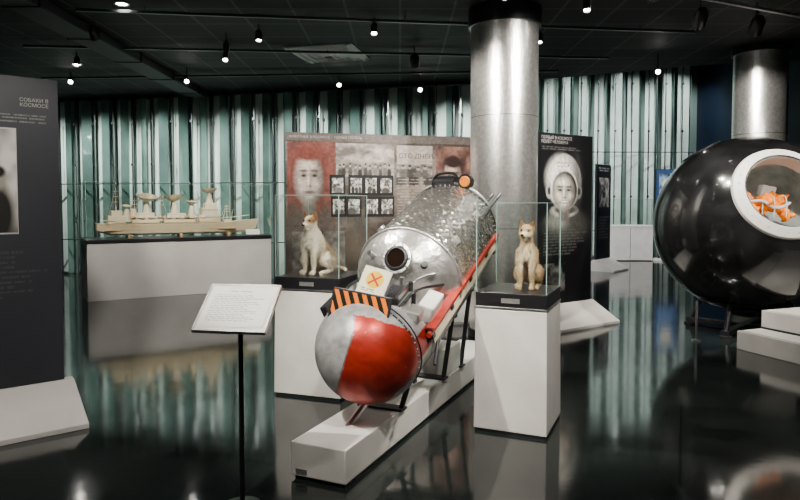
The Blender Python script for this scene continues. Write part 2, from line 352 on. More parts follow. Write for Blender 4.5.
painted('print',.55,1.2,60,80,blue_print,bp,(0,-.035,1.15),m=vcmat('backlit_print',.4,emis=.6)); box('board',(.59,.06,1.24),(.275,0,1.75),M_dark,bp)
for x in(.08,.47): box('post',(.05,.05,1.2),(x,.02,.6),M_dark,bp)
box('base',(.65,.4,.05),(.275,0,.025),M_white,bp)

# ---------------------------------------------------------------- glass cases
def glassbox(par,w,d,z0,z1,x0=0,y0=0,t=.008,top=True):
    h=z1-z0
    for nm,sz,lc in(('glass_front',(w,t,h),(0,-d/2,z0+h/2)),('glass_back',(w,t,h),(0,d/2,z0+h/2)),('glass_left',(t,d-2*t,h),(-w/2+t/2,0,z0+h/2)),('glass_right',(t,d-2*t,h),(w/2-t/2,0,z0+h/2)),('glass_top',(w,d,t),(0,0,z1))):
        X,Y,Z=lc; a,b2,c=[s/2 for s in sz]
        if 'top' in nm: v=[(X-a,Y-b2,Z),(X+a,Y-b2,Z),(X+a,Y+b2,Z),(X-a,Y+b2,Z)]
        elif sz[0]>sz[1]: v=[(X-a,Y,Z-c),(X+a,Y,Z-c),(X+a,Y,Z+c),(X-a,Y,Z+c)]
        else: v=[(X,Y-b2,Z-c),(X,Y+b2,Z-c),(X,Y+b2,Z+c),(X,Y-b2,Z+c)]
        mesh(nm,v,[(0,1,2,3)],M_glass,par)
    e=.003
    for sx in(-1,1):
        for sy in(-1,1): box('glass_edge',(e*1.6,e*1.6,h),(sx*w/2,sy*d/2,z0+h/2),M_edge,par,bevel=0)
        box('glass_edge',(e,d,e),(sx*w/2,0,z1),M_edge,par,bevel=0)
    for sy in(-1,1): box('glass_edge',(w,e,e),(0,sy*d/2,z1),M_edge,par,bevel=0)
def dog_case(fl,fr,depth,h,zt,lab=True):
    fl=Vector((*fl,0));fr=Vector((*fr,0));u=(fr-fl);w=u.length;u/=w;n=Vector((-u.y,u.x,0)); c=(fl+fr)/2+n*depth/2
    p=empty('pedestal_display_case',c,(0,0,math.atan2(u.y,u.x)))
    box('pedestal',(w,depth,h-.02),(0,0,h/2+.01),M_plinth,p,bevel=.004,taper=.97)
    box('recess',(w*.97,depth*.97,.03),(0,0,.015),M_dark,p,bevel=0)
    box('tray',(w*.97,depth*.97,.11),(0,0,h+.055),M_black,p,bevel=.004)
    box('rim',(w*.985,depth*.985,.012),(0,0,h+.012),M_steel,p,bevel=.002)
    box('label',(.12,.003,.03),(0,-depth*.97/2-.002,h+.06),M_alu,p,bevel=0)
    glassbox(p,w*.95,depth*.95,h+.11,zt)
    return p,c,h+.112
pR_,cR,zR=dog_case((.485,4.17),(.925,3.98),.53,.81,1.50)
pL_,cL,zL=dog_case((-.985,4.95),(-.45,4.77),.60,.82,1.56)

# ---------------------------------------------------------------- dogs
def dog(name,parts,colorfn,loc,yaw,scale,eyes,hair=26000,voxel=.006,sx=1.):
    bm=bmesh.new()
    for ch in parts:
        for a,b in zip(ch[:-1],ch[1:]):
            A_=Vector(a[:3]);B_=Vector(b[:3]);L=(B_-A_).length; n=max(2,int(L/(min(a[3],b[3])*.35))+1)
            for k in range(n+1):
                t=k/n; r=a[3]*(1-t)+b[3]*t
                bmesh.ops.create_icosphere(bm,subdivisions=2,radius=r,matrix=Matrix.Translation(A_.lerp(B_,t)))
    me=D.meshes.new('tmp'); bm.to_mesh(me); bm.free(); o=D.objects.new('tmp',me); COL.objects.link(o)
    m=o.modifiers.new('r','REMESH'); m.mode='VOXEL'; m.voxel_size=voxel
    sm=o.modifiers.new('s','SMOOTH'); sm.factor=.5; sm.iterations=4
    dg=bpy.context.evaluated_depsgraph_get(); me2=D.meshes.new_from_object(o.evaluated_get(dg)); D.objects.remove(o)
    me2.name='body'
    par=empty(name,loc,(0,0,yaw)); par.scale=(scale*sx,scale,scale)
    n=len(me2.vertices); co=np.empty(n*3); me2.vertices.foreach_get('co',co); co=co.reshape(-1,3)
    no=np.empty(n*3); me2.vertices.foreach_get('normal',no); no=no.reshape(-1,3)
    cols=colorfn(co); ca=me2.color_attributes.new('Col','FLOAT_COLOR','POINT')
    c4=np.ones((n,4),np.float32); c4[:,:3]=cols*.9; ca.data.foreach_set('color',c4.ravel())
    me2.materials.clear(); me2.materials.append(M_fur); me2.polygons.foreach_set('use_smooth',[True]*len(me2.polygons))
    link(D.objects.new('body',me2),par)
    idx=rng.integers(0,n,hair); P=co[idx]+rng.normal(0,.0015,(hair,3)); N=no[idx]
    headm=P[:,2]>.345
    Ln=np.where(headm,.009,.018)*rng.uniform(.6,1.3,hair); paw=P[:,2]<.06; Ln[paw]*=.4
    muz=(P[:,1]<-.125); Ln[muz]*=.35
    down=np.array([0,.1,-1.])+rng.normal(0,.3,(hair,3)); dv=N*.6+down*.75; dv-=N*np.minimum(0,(dv*N).sum(1))[:,None]; dv/=np.linalg.norm(dv,axis=1)[:,None]
    side=np.cross(dv,N); side/=np.linalg.norm(side,axis=1)[:,None]+1e-9
    w=.0014
    V=np.stack([P-side*w,P+side*w,P+dv*Ln[:,None]],1).reshape(-1,3)
    F=np.arange(hair*3).reshape(-1,3)
    mh=D.meshes.new('fur_tufts'); mh.from_pydata(V.tolist(),[],F.tolist()); mh.materials.append(M_fur)
    ch=mh.color_attributes.new('Col','FLOAT_COLOR','POINT'); c=np.ones((hair*3,4),np.float32); cc=cols[idx]*rng.uniform(.6,1.3,(hair,1)); c[:,:3]=np.repeat(np.clip(cc,0,1),3,axis=0); ch.data.foreach_set('color',c.ravel())
    link(D.objects.new('fur_tufts',mh),par)
    for k,(x,y,z,r) in enumerate(eyes):
        bm=bmesh.new(); bmesh.ops.create_uvsphere(bm,u_segments=16,v_segments=10,radius=r); me=D.meshes.new('eye'); bm.to_mesh(me); bm.free(); me.materials.append(M_eye)
        me.polygons.foreach_set('use_smooth',[True]*len(me.polygons))
        oo=D.objects.new('nose' if k==2 else 'eye_%d'%(k+1),me); oo.location=(x,y,z); 
        if k==2: oo.scale=(1.2,.8,.8)
        link(oo,par)
    return par
def sitting(headx=0.,fat=1.,hz=0.,turn=0.,slim=1.):
    def h(x,y,z,r):
        cx,cy=headx,-.06; dx,dy=x,y+.06; c,s=math.cos(turn),math.sin(turn)
        return (cx+dx*c-dy*s,cy+dx*s+dy*c,z+hz,r)
    P=[]
    P.append([(0,.105,.088,.082*fat),(0,.06,.155,.074*fat),(0,.0,.225,.068*fat),(0,-.03,.265,.063*fat),(headx*.4,-.035,.315,.045*fat),(headx,-.05,.365+hz,.040)])
    P.append([(0,-.04,.23,.052*fat),(0,-.045,.28,.05*fat)])
    P.append([h(0,-.048,.388,.047),h(0,-.07,.385,.046)])
    P.append([h(.02,-.08,.375,.028),h(0,-.115,.366,.023),h(0,-.143,.362,.016)]); P.append([h(-.02,-.08,.375,.028),h(0,-.115,.366,.023)])
    P.append([h(0,-.09,.352,.020),h(0,-.128,.347,.011)])
    for s in(-1,1):
        P.append([h(s*.030,-.045,.415,.017),h(s*.038,-.047,.440,.011),h(s*.044,-.050,.463,.005)]); P.append([h(s*.018,-.047,.418,.012),h(s*.042,-.049,.455,.006)]); P.append([h(s*.044,-.04,.408,.011),h(s*.045,-.048,.452,.006)])
        P.append([(s*.042,-.035,.25,.036*fat),(s*.045,-.062,.19,.025),(s*.042,-.070,.125,.0175),(s*.04,-.066,.06,.0145),(s*.04,-.070,.022,.0155),(s*.041,-.092,.014,.0155)])
        P.append([(s*.052,-.098,.011,.009),(s*.030,-.099,.011,.009)])
        q=slim
        P.append([(s*.055*q,.09,.105,.060*fat),(s*.080*q,.02,.125,.044*q),(s*.088*q,-.01,.105,.032),(s*.088*q,.05,.055,.022),(s*.086*q,.085,.03,.018),(s*.088*q,.03,.018,.016),(s*.090*q,-.03,.015,.0165),(s*.091*q,-.05,.012,.014)])
    if slim==1: P.append([(0,.175,.05,.022),(.05,.215,.028,.019),(.11,.215,.022,.017),(.15,.18,.02,.011)])
    else: P.append([(0,.17,.04,.02),(.01,.21,.026,.016),(-.03,.225,.018,.010)])
    return P,h
def m3(co,c,r,s=.15,seed=1):
    q=np.sqrt((((co-np.array(c))/np.array(r))**2).sum(1)); w=.12*np.sin(co[:,0]*90+seed)*np.cos(co[:,2]*70+seed*2)+.08*np.sin(co[:,1]*110)
    return np.clip((1+s-q-w)/(2*s),0,1)[:,None]
PA,hA=sitting(-.0,1.14,.0,R(10))
def colA(co):
    c=np.ones_like(co)*np.array((.74,.65,.52)); 
    br=np.array((.26,.13,.06)); tn=np.array((.50,.36,.22)); dk=np.array((.08,.04,.02))
    for ctr,r,k in(((.0,.12,.2),(.12,.10,.12),tn),((0,-.07,.24),(.06,.07,.14),np.array((.84,.77,.66))),((.0,.09,.25),(.09,.09,.07),br*1.1),((.09,.10,.14),(.045,.09,.07),tn*.7),
                   ((.05,-.045,.44),(.036,.05,.06),br),((-.05,-.045,.44),(.036,.05,.06),br),((.032,-.09,.398),(.025,.045,.028),br),((-.032,-.09,.398),(.025,.045,.028),br),
                   ((.1,.22,.02),(.05,.05,.04),tn*.8)):
        m=m3(co,ctr,r,.35); c=c*(1-m)+k*m
    m=m3(co,(0,-.15,.350),(.022,.018,.004),.5); c=c*(1-m)+dk*m
    return c
def eyes(h): return [(*h(-.021,-.106,.395,0)[:3],.0075),(*h(.021,-.106,.395,0)[:3],.0075),(*h(0,-.158,.366,0)[:3],.010)]
dog('sitting_dog',PA,colA,(cL.x-.06,cL.y-.02,zL),R(-30),1.08,eyes(hA),hair=34000)
PB,hB=sitting(.0,.84,.0,R(-6),.72)
def colB(co):
    c=np.ones_like(co)*np.array((.48,.34,.20))
    lt=np.array((.74,.61,.43)); dk=np.array((.17,.09,.04))
    for ctr,r,k in(((0,-.08,.2),(.05,.06,.11),lt),((0,-.1,.36),(.035,.07,.03),lt),((.04,-.05,.45),(.025,.03,.035),dk),((-.04,-.05,.45),(.025,.03,.035),dk),((.022,-.10,.395),(.014,.02,.013),dk),((-.022,-.10,.395),(.014,.02,.013),dk),((0,.1,.2),(.08,.06,.1),dk*1.6),((.09,.08,.1),(.03,.08,.06),dk*2.)):
        m=m3(co,ctr,r,.4); c=c*(1-m)+k*m
    m=m3(co,(0,-.15,.350),(.022,.018,.004),.5); c=c*(1-m)+dk*.5*m
    return c
dog('sitting_dog',PB,colB,(cR.x+.06,cR.y+.02,zR),R(-22),1.0,eyes(hB))

# ---------------------------------------------------------------- ship model in case
a0=Vector((-4.72,9.62,0)); b0=Vector((-2.25,11.15,0)); L=(b0-a0).length; ang=math.atan2(b0.y-a0.y,b0.x-a0.x)
nrm=Vector((-math.sin(ang),math.cos(ang),0)); cc=(a0+b0)/2+nrm*.4
sp=empty('ship_display_case',cc,(0,0,ang))
box('plinth',(L,.8,.88),(0,0,.44),M_grey,sp); box('top_tray',(L+.02,.82,.06),(0,0,.91),M_black,sp); glassbox(sp,L,.8,.94,1.82)
ship=empty('model_ship',cc+Vector((0,0,.94)),(0,0,ang)); ship.scale=(1,1,1.36)
LS=2.55
v=[];f=[];ns=40;nr=9
for i in range(ns+1):
    t=i/ns; x=-LS/2+LS*t
    wd=.16*min(1,(max(0,1-((max(0,t-.62))/.38)**2.0)))*min(1,.55+t*3.2)
    wd=max(wd,.003); sheer=.155+.055*max(0,(t-.6)/.4)**2+.02*max(0,(.2-t)/.2)
    xo=.09*max(0,(t-.9)/.1)
    for j in range(nr):
        s=j/(nr-1)*2-1; k=abs(s); rk=.05*max(0,(t-.85)/.15)**2+.05*max(0,(.08-t)/.08)
        zb=.03+rk
        if k>.4: y=math.copysign(wd*(.66+.34*((k-.4)/.6)),s); z=zb+(sheer-zb)*((k-.4)/.6)
        else: y=wd*.66*s/.4; z=zb
        v.append((x+xo*z/.2,y,z))
for i in range(ns):
    for j in range(nr-1): f.append((i*nr+j,(i+1)*nr+j,(i+1)*nr+j+1,i*nr+j+1))
    f.append((i*nr,i*nr+nr-1,(i+1)*nr+nr-1,(i+1)*nr))
f.append(tuple(range(nr))); f.append(tuple(ns*nr+j for j in range(nr))[::-1])
hull=mesh('hull',v,f,mat('hull_cream',(.64,.52,.35),.5,var=(6,.08)),ship); 
sup=empty('upperworks',(0,0,-.03),parent=ship)
for x in(-.8,0,.8): box('cradle',(.05,.24,.05),(x,0,.015),M_deck,ship)
box('main_deck',(1.9,.25,.012),(-.2,0,.19),M_deck,sup,bevel=0)
box('waterline',(2.1,.262,.006),(-.12,0,.09),M_deck,ship,bevel=0)
def dish(x,z,r,tilt,ped):
    lathe('dish_tower',[(.07,z-ped-.04),(.045,z-ped*.4),(.03,z-.01)],M_cream,sup,(x,0,0),seg=20)
    pr=[(.012,0)]+[(r*k/8,.38*r*(k/8)**2+.003) for k in range(1,9)]+[(r*.97,.38*r)]+[(r*k/8,.38*r*(k/8)**2+.012) for k in range(7,0,-1)]+[(.001,.012)]
    lathe('dish',pr,M_cream,sup,(x,0,z),(R(tilt),R(tilt*.3),0),seg=32)
    rod('feed',(x,0,z),(x,0,z+r*.6),.005,M_cream,sup); 
    for a in range(3): rod('strut',(x+r*.8*math.cos(a*2.1),r*.8*math.sin(a*2.1),z+r*.25),(x,0,z+r*.6),.0025,M_cream,sup,seg=6)
box('superstructure_1',(.42,.2,.08),(-.55,0,.24),M_cream,sup); box('superstructure_1b',(.28,.15,.05),(-.55,0,.30),M_cream,sup); box('superstructure_2',(.5,.2,.07),(-.02,0,.235),M_cream,sup); box('superstructure_2b',(.30,.15,.05),(-.06,0,.29),M_cream,sup)
box('bridge_1',(.36,.22,.10),(.48,0,.25),M_cream,sup); box('bridge_2',(.27,.2,.08),(.49,0,.34),M_cream,sup); box('bridge_3',(.18,.16,.06),(.50,0,.41),M_cream,sup)
for k,(z,w,yy,xx) in enumerate(((.345,.272,.204,.485),(.255,.362,.224,.485),(.245,.424,.204,-.55),(.24,.504,.204,-.02))):
    for q in range(int(w/.03)): box('window',(.012,yy,.014),(xx-w/2+.02+q*.03,0,z+.008),M_dark,sup,bevel=0)
box('stern_house',(.26,.2,.09),(-.98,0,.245),M_cream,sup); box('stern_bridge',(.16,.16,.06),(-.98,0,.32),M_cream,sup)
dish(-.52,.46,.17,12,.18); dish(-.08,.46,.16,-8,.18); dish(.2,.42,.10,5,.16); dish(-.82,.38,.07,10,.12); dish(.50,.56,.13,-6,.10)
for x,h in((.62,.66),(-.98,.62),(-.3,.56),(.30,.60),(.80,.42),(-.70,.50)):
    rod('mast',(x,0,.2),(x,0,h),.007,M_cream,sup,.004); rod('stay',(x,0,h),(x-.12,0,.25),.0018,M_cream,sup,seg=6); rod('stay',(x,0,h),(x+.12,0,.25),.0018,M_cream,sup,seg=6)
    for q in(.6,.75,.9): rod('yard',(x,-.06,.2+(h-.2)*q),(x,.06,.2+(h-.2)*q),.003,M_cream,sup,seg=6); rod('yard_fore',(x-.04,0,.2+(h-.2)*q),(x+.04,0,.2+(h-.2)*q),.003,M_cream,sup,seg=6)
lathe('funnel',[(.05,.2),(.045,.36),(.04,.37)],M_cream,sup,(-.72,0,0),seg=20)
for i in range(9):
    for s in(-1,1):
        lathe('lifeboat',[(0,-.05),(.014,-.03),(.017,0),(.014,.03),(0,.05)],M_deck if i%3==0 else M_cream,sup,(-.75+i*.14,s*.125,.27),(0,R(90),0),seg=10)
for s in(-1,1):
    tube('railing',[(-1.2,s*.10,.235),(-.8,s*.15,.235),(.3,s*.155,.235),(.75,s*.13,.25),(1.2,s*.03,.285)],.0025,M_cream,sup)
for i in range(3): rod('crane',(.72+i*.14,0,.18),(.78+i*.14,.03,.36),.006,M_cream,sup,.003)
box('bow_deckhouse',(.14,.12,.04),(.8,0,.21),M_cream,sup)
box('label',(.24,.01,.10),(1.15,-.33,1.0),M_white,sp,rot=(R(-25),0,0),bevel=0)
wb=empty('low_display_case',(5.95,16.75,0),(0,0,R(-2)))
box('cabinet',(1.15,.55,.86),(0,0,.45),M_plinth,wb); box('kick',(1.1,.5,.03),(0,0,.015),M_dark,wb,bevel=0); box('tray',(1.17,.57,.04),(0,0,.90),M_white,wb); glassbox(wb,1.13,.53,.92,1.6)
box('cabinet_seam',(.01,.005,.8),(0,-.278,.45),M_dark,wb,bevel=0)

# ---------------------------------------------------------------- lectern
lp=empty('information_lectern',(-.785,3.08,0),(0,0,R(-9)))
rod('pole',(0,.03,.012),(0,.03,.95),.013,M_black,lp); lathe('base',[(.09,0),(.09,.008),(.02,.012),(.014,.02)],M_black,lp,(0,.03,0))
tilt=R(-51)
hd=Matrix.Translation((0,0,.99))@Matrix.Rotation(tilt,4,'X')
def lec_print(U,V):
    im=base(U,(.80,.80,.78)); textblock(im,U,V,.3,.08,.72,.13,1,(.15,.15,.15),1,False,.02); textblock(im,U,V,.06,.18,.94,.88,15,(.25,.25,.25),2,False,.008)
    return im
o=painted('sheet',.32,.25,160,120,lec_print,lp,(0,0,0)); o.matrix_local=hd@Matrix.Translation((-.16,-.0095,-.125))
o=box('plate',(.36,.014,.29),(0,0,0),M_white,lp,bevel=.003); o.matrix_local=hd
for sx in(-1,1): o=box('frame_side',(.010,.022,.30),(0,0,0),M_alu,lp,bevel=.002); o.matrix_local=hd@Matrix.Translation((sx*.178,0,0))
for sz in(-1,1): o=box('frame_rail',(.36,.022,.010),(0,0,0),M_alu,lp,bevel=.002); o.matrix_local=hd@Matrix.Translation((0,0,sz*.147))
box('bracket',(.06,.05,.05),(0,.02,.945),M_black,lp)

# ---------------------------------------------------------------- ejection pod
yaw=R(-24); ph=R(20)
pz=.205
PO=Vector((-.44,3.36,0))
pl=empty('display_plinth',PO,(0,0,yaw))
PLL=2.85
box('body',(.34,PLL,pz-.02),(0,PLL/2,(pz-.02)/2+.02),M_plinth,pl,bevel=.006); box('kick',(.31,PLL-.04,.03),(0,PLL/2,.015),M_dark,pl,bevel=0)
box('vent_label',(.07,.003,.025),(-.10,-.003,.05),M_alu,pl,bevel=0)
N=Vector((-.180,3.73,.645))
PR=Matrix.Rotation(yaw,4,'Z')@Matrix.Rotation(ph,4,'X')
pm=Matrix.Translation(N)@PR
pod=empty('animal_ejection_capsule',mx=pm)
RH=.32
ns,nt_=170,260; V=[];Cc=[]; F=[]
silver=np.array((.50,.505,.51)); red=np.array((.40,.026,.014)); cream=np.array((.62,.60,.54)); blk=np.array((.03,.03,.03))
gn=np.random.default_rng(8).random((64,64))
def vn(a,b,f):
    x=(a*f)%62;y=(b*f)%62;xi=int(x);yi=int(y);fx=x-xi;fy=y-yi
    return (gn[yi,xi]*(1-fx)+gn[yi,xi+1]*fx)*(1-fy)+(gn[yi+1,xi]*(1-fx)+gn[yi+1,xi+1]*fx)*fy
# the paint scheme of the nose is defined by cutting planes
n_right=Vector((1,.05,0)).normalized(); n_up=Vector((0,.224,.975)); P3=PR.to_3x3()
for i in range(ns+1):
    t=i/ns
    if t<.4:
        a=t/.4*math.pi/2; s=-RH*math.cos(a); r=RH*math.sin(a)
    else:
        s=(t-.4)/.6*1.70; r=RH*(1+.02*min(1,s*3))
        if s>1.5: r*=1-.25*((s-1.5)/.2)**2
    zm=9 if s<.03 else max(.05,.315-(s-.03)*1.6)
    for j in range(nt_):
        th=2*math.pi*j/nt_; x=r*math.sin(th); z=min(r*math.cos(th),zm); V.append((x,s,z))
        wv=P3@Vector((x,s,z)); px=wv.dot(n_right); py=wv.dot(n_up)
        d=math.degrees(th)%360; n1=vn(x*3+5,s*3+z*2+5,14); n2=vn(x*7+9,z*7+s*3+9,24); n3=vn(x*2+3,z*2+s*2+4,5); n4=vn(x*14+9,z*5+s*5+9,17)
        c=silver*(.45+.45*n1+.35*n3+.15*n4)
        e_=(n1-.5)*.018
        rd=red*(.60+.40*n1+.35*n3)
        if s<.0:
            if px>-.085+.30*min(0,py-.1)+e_ and py<.165-.28*px+e_ and px-py<.40+e_: c=rd
            if abs(px-(-.085+.30*min(0,py-.1)))<.004 and py<.17: c=silver*.35
            if abs(s+.02)<.006: c=blk
        else:
            if 72<d<98: c=rd
            elif 98<=d<116: c=cream*(.70+.4*n1)
            elif 116<=d<122: c=blk
            if 250<d<275: c=rd
            if .30<s<.36 and 60<d<120: c=cream
            if abs((s%.42)-.2)<.006: c=blk*1.5
        if n2>.93 and n1>.70: c=silver*(.5+.3*n4)
        if n4<.06: c=c*.6
        Cc.append((*np.clip(c,0,1),1))
for i in range(ns):
    for j in range(nt_):
        k=(j+1)%nt_; F.append((i*nt_+j,i*nt_+k,(i+1)*nt_+k,(i+1)*nt_+j))
F.append(tuple(ns*nt_+j for j in range(nt_)))
hullp=mesh('hull',V,F,M_vcmetal,pod,smooth=True)
ca=hullp.data.color_attributes.new('Col','FLOAT_COLOR','POINT'); ca.data.foreach_set('color',np.array(Cc,np.float32).ravel())
e=hullp.modifiers.new('e','EDGE_SPLIT'); e.split_angle=R(40)
torus('nose_seam',RH+.002,.005,M_dark,pod,(0,.015,0),(R(90),0,0))
rv=bmesh.new()
for i in range(48):
    a=i*2*math.pi/48; x,z=RH*math.sin(a),RH*math.cos(a)
    bmesh.ops.create_icosphere(rv,subdivisions=1,radius=.005,matrix=Matrix.Translation((x*1.0,-.02,z*1.0)))
    for s in(.6,1.05,1.45):
        if math.cos(a)<.1: bmesh.ops.create_icosphere(rv,subdivisions=1,radius=.006,matrix=Matrix.Translation((x*1.02,s,z*1.02)))
me=D.meshes.new('rivets'); rv.to_mesh(me); rv.free(); me.materials.append(M_alu); link(D.objects.new('rivets',me),pod)
# hammered drum: real dimples modelled into the surface
M_ham=mat('hammered_metal',(.80,.78,.73),.20,.95,var=(9,.12))
M_ham2=mat('dented_metal',(.62,.61,.59),.34,.85,bump=(16,.6,.014),var=(7,.35))
DR=.365; DZ=.125
SL=np.arange(.68,1.6001,.006); NT=400; Vd=[]; Fd=[]
PS,PT=.040,.046
gg=np.random.default_rng(5); rows=int(.92/PS); cols_=int(2*math.pi*DR/PT)
jit=gg.uniform(-.22,.22,(rows+3,cols_,2)); dep=gg.uniform(.6,1.2,(rows+3,cols_))
th=np.arange(NT)/NT*2*math.pi
for s in SL:
    u=th/(2*math.pi)*cols_; w_=(s-.68)/PS
    best=np.full(NT,9.); bd=np.ones(NT)
    for dj in(-1,0,1):
        rj=int(math.floor(w_))+dj; rr_i=min(max(rj,0),rows+2); sh=.5*(rj%2)
        for di in(-1,0,1):
            ci=np.floor(u-sh).astype(int)+di; cm=ci%cols_
            du=u-(ci+.5+sh+jit[rr_i,cm,0]); dw_=w_-(rj+.5+jit[rr_i,cm,1]); dd_=np.sqrt(du**2+dw_**2)
            k_=dd_<best; best=np.where(k_,dd_,best); bd=np.where(k_,dep[rr_i,cm],bd)
    r=DR-.0095*bd*np.clip(1-(best/.66)**2,0,1)
    if s<.70 or s>1.58: r=np.full(NT,DR)
    for j in range(NT): Vd.append((r[j]*math.sin(th[j]),s,DZ+r[j]*math.cos(th[j])))
for i in range(len(SL)-1):
    for j in range(NT):
        k=(j+1)%NT; Fd.append((i*NT+j,i*NT+k,(i+1)*NT+k,(i+1)*NT+j))
mesh('drum',Vd,Fd,M_ham,pod,smooth=True)
lathe('drum_end',[(DR,1.60),(DR*.97,1.64),(DR*.80,1.69),(DR*.45,1.72),(0.001,1.725)],M_ham2,pod,(0,0,DZ),seg=96,axis='Y',caps=False)
lathe('drum_front_dome',[(.001,.43),(.14,.43),(.20,.445),(.25,.47),(.30,.52),(.34,.59),(DR*.985,.66),(DR,.685)],M_ham2,pod,(0,0,DZ),seg=96,axis='Y',caps=False)
for s in(.67,1.60): torus('drum_band',DR+.002,.009,M_alu,pod,(0,s,DZ),(R(90),0,0),ss=8)
torus('drum_band_rear',DR+.0,.006,M_dark,pod,(0,1.57,DZ),(R(90),0,0),ss=8)
rv=bmesh.new()
for i in range(60):
    a=i*2*math.pi/60
    for s in(.69,1.55): bmesh.ops.create_icosphere(rv,subdivisions=1,radius=.005,matrix=Matrix.Translation((DR*math.sin(a),s,DZ+DR*math.cos(a))))
me=D.meshes.new('drum_rivets'); rv.to_mesh(me); rv.free(); me.materials.append(M_steel); link(D.objects.new('drum_rivets',me),pod)
for s_,a_ in((.85,-40),(1.35,-40),(.85,55),(1.35,55)):
    aa=R(a_); box('drum_lug',(.05,.04,.03),((DR+.004)*math.sin(aa),s_,DZ+(DR+.004)*math.cos(aa)),M_alu,pod,rot=(0,aa,0),bevel=.004)
def onaxis(name,prof,m,loc,dirv,seg=36):
    q=Vector(dirv).to_track_quat('Z','Y').to_euler(); return lathe(name,prof,m,pod,loc,q,seg)
dv=Vector((.0,-.76,.65))
pc=Vector((.035,.468,DZ+.245))
onaxis('porthole_ring',[(.054,-.04),(.080,-.04),(.080,.012),(.072,.018),(.062,.018),(.058,.006)],M_dark,pc,dv)
onaxis('porthole_glass',[(.001,.012),(.062,.012),(.062,-.01)],M_eye,pc,dv)
onaxis('porthole_outer_flange',[(.078,-.04),(.098,-.04),(.098,.002),(.078,.004)],M_alu,pc,dv)
for k in range(10):
    a=k*.628; uu=Vector((1,0,0)); vv=dv.normalized().cross(uu); onaxis('porthole_bolt',[(.006,.0),(.006,.010),(.001,.012)],M_steel,pc+(uu*math.cos(a)+vv*math.sin(a))*.089,dv,8)
onaxis('vent',[(.0,.02),(.020,.018),(.024,.0),(.024,-.03)],M_dark,Vector((.20,.50,DZ+.19)),(.4,-.6,.6))
onaxis('valve',[(.0,.05),(.018,.05),(.018,.0)],M_steel,Vector((-.14,.50,DZ+.24)),(-.3,-.5,.7))
# deck equipment with hazard plate
box('equipment_box',(.38,.30,.14),(0,.20,.15),M_alu,pod,bevel=.01)
box('equipment_lid',(.34,.2,.03),(-.01,.24,.235),M_dark,pod,bevel=.005)
for x in(-.15,-.05,.05,.15): box('lid_rib',(.02,.18,.03),(x,.25,.255),M_steel,pod,bevel=.003)
M_sign=vcmat('sign_print',.6,spec=.2)
def hazard(U,V):
    im=base(U,(.80,.19,.006)); k=((U*6.2-V*1.6)%1)>.5; blend(im,k*1.,(.010,.008,.006)); blend(im,1-rect(U,V,.02,.04,.98,.96),(.02,.02,.02)); return im
hm=Matrix.Translation((.01,-.045,.290))@Matrix.Rotation(R(8),4,'Y')@Matrix.Rotation(R(-32),4,'X')
o=painted('hazard_plate',.36,.18,240,100,hazard,pod,(0,0,0),m=M_sign); o.matrix_local=hm@Matrix.Translation((-.18,-.008,-.09))
o=box('hazard_backing',(.37,.012,.19),(0,0,0),M_dark,pod); o.matrix_local=hm
box('hazard_bracket',(.32,.06,.12),(.01,.01,.22),M_dark,pod,bevel=.004)
def warn(U,V):
    im=base(U,(.78,.76,.56)); blend(im,ell(U,V,.5,.42,.32,.32,.03),(.75,.50,.01)); 
    blend(im,((abs((U-.5)-(V-.42))<.05)|(abs((U-.5)+(V-.42))<.05))*ell(U,V,.5,.42,.28,.28,.02),(.5,.015,.01))
    textblock(im,U,V,.1,.78,.9,.93,2,(.05,.05,.05),3,False,.03); return im
wm=Matrix.Translation((.060,.085,.395))@Matrix.Rotation(R(14),4,'Y')@Matrix.Rotation(R(-50),4,'X')
o=painted('warning_sign',.165,.165,90,90,warn,pod,(0,0,0),m=M_sign); o.matrix_local=wm@Matrix.Translation((-.0825,-.006,-.0825))
o=box('warning_backing',(.171,.008,.171),(0,0,0),M_white,pod,bevel=.001); o.matrix_local=wm
rod('sign_post',(.065,.14,.2),(.065,.095,.39),.006,M_dark,pod)
for sx in(-1,1):
    rod('side_rail',(sx*.345,.10,.06),(sx*.355,1.62,.06),.016,M_alu if sx<0 else M_red,pod)
    for s in(.15,.5,.9,1.3,1.6): box('rail_clamp',(.05,.045,.07),(sx*.335,s,.05),M_dark,pod,bevel=.004)
    tube('cable',[(sx*.15,.10,.19),(sx*.22,.2,.27),(sx*.24,.35,.24),(sx*.31,.55,.16),(sx*.34,.9,.05)],.010,M_black,pod)
    tube('hose',[(sx*.12,.33,.20),(sx*.17,.36,.26),(sx*.21,.44,.27),(sx*.27,.50,.26)],.007,M_steel,pod)
box('rail_flange',(.06,1.45,.012),(.345,.86,.085),M_red,pod,bevel=.002)
box('rail_flange_lower',(.012,1.40,.06),(.345,.86,-.0),M_cream,pod,bevel=.002)
box('side_unit',(.10,.20,.11),(.29,.30,.14),M_white,pod,rot=(0,R(18),0),bevel=.012)
box('side_unit_small',(.08,.10,.06),(.27,.12,.19),M_alu,pod,rot=(0,R(15),0),bevel=.008)
lathe('side_bottle',[(0,-.13),(.03,-.12),(.045,-.09),(.045,.09),(.03,.12),(.012,.13),(.012,.15)],M_alu,pod,(-.26,.34,.16),(R(90),0,0),seg=24)
box('left_bracket',(.05,.16,.14),(-.29,.14,.15),M_dark,pod,rot=(0,R(-15),0),bevel=.006)
for k,(x,y,z) in enumerate(((.16,.33,.26),(.09,.36,.27),(-.08,.36,.29),(-.17,.31,.27),(.22,.22,.24))):
    rod('fitting_%d'%k,(x,y,z-.06),(x+.01,y+.01,z+.02),.014,M_steel if k%2 else M_dark,pod)
rod('fin_strut',(.33,.3,-.02),(.38,.05,-.10),.01,M_dark,pod)
box('rear_bracket',(.16,.14,.07),(-.02,1.62,DZ+DR+.0),M_dark,pod,bevel=.01)
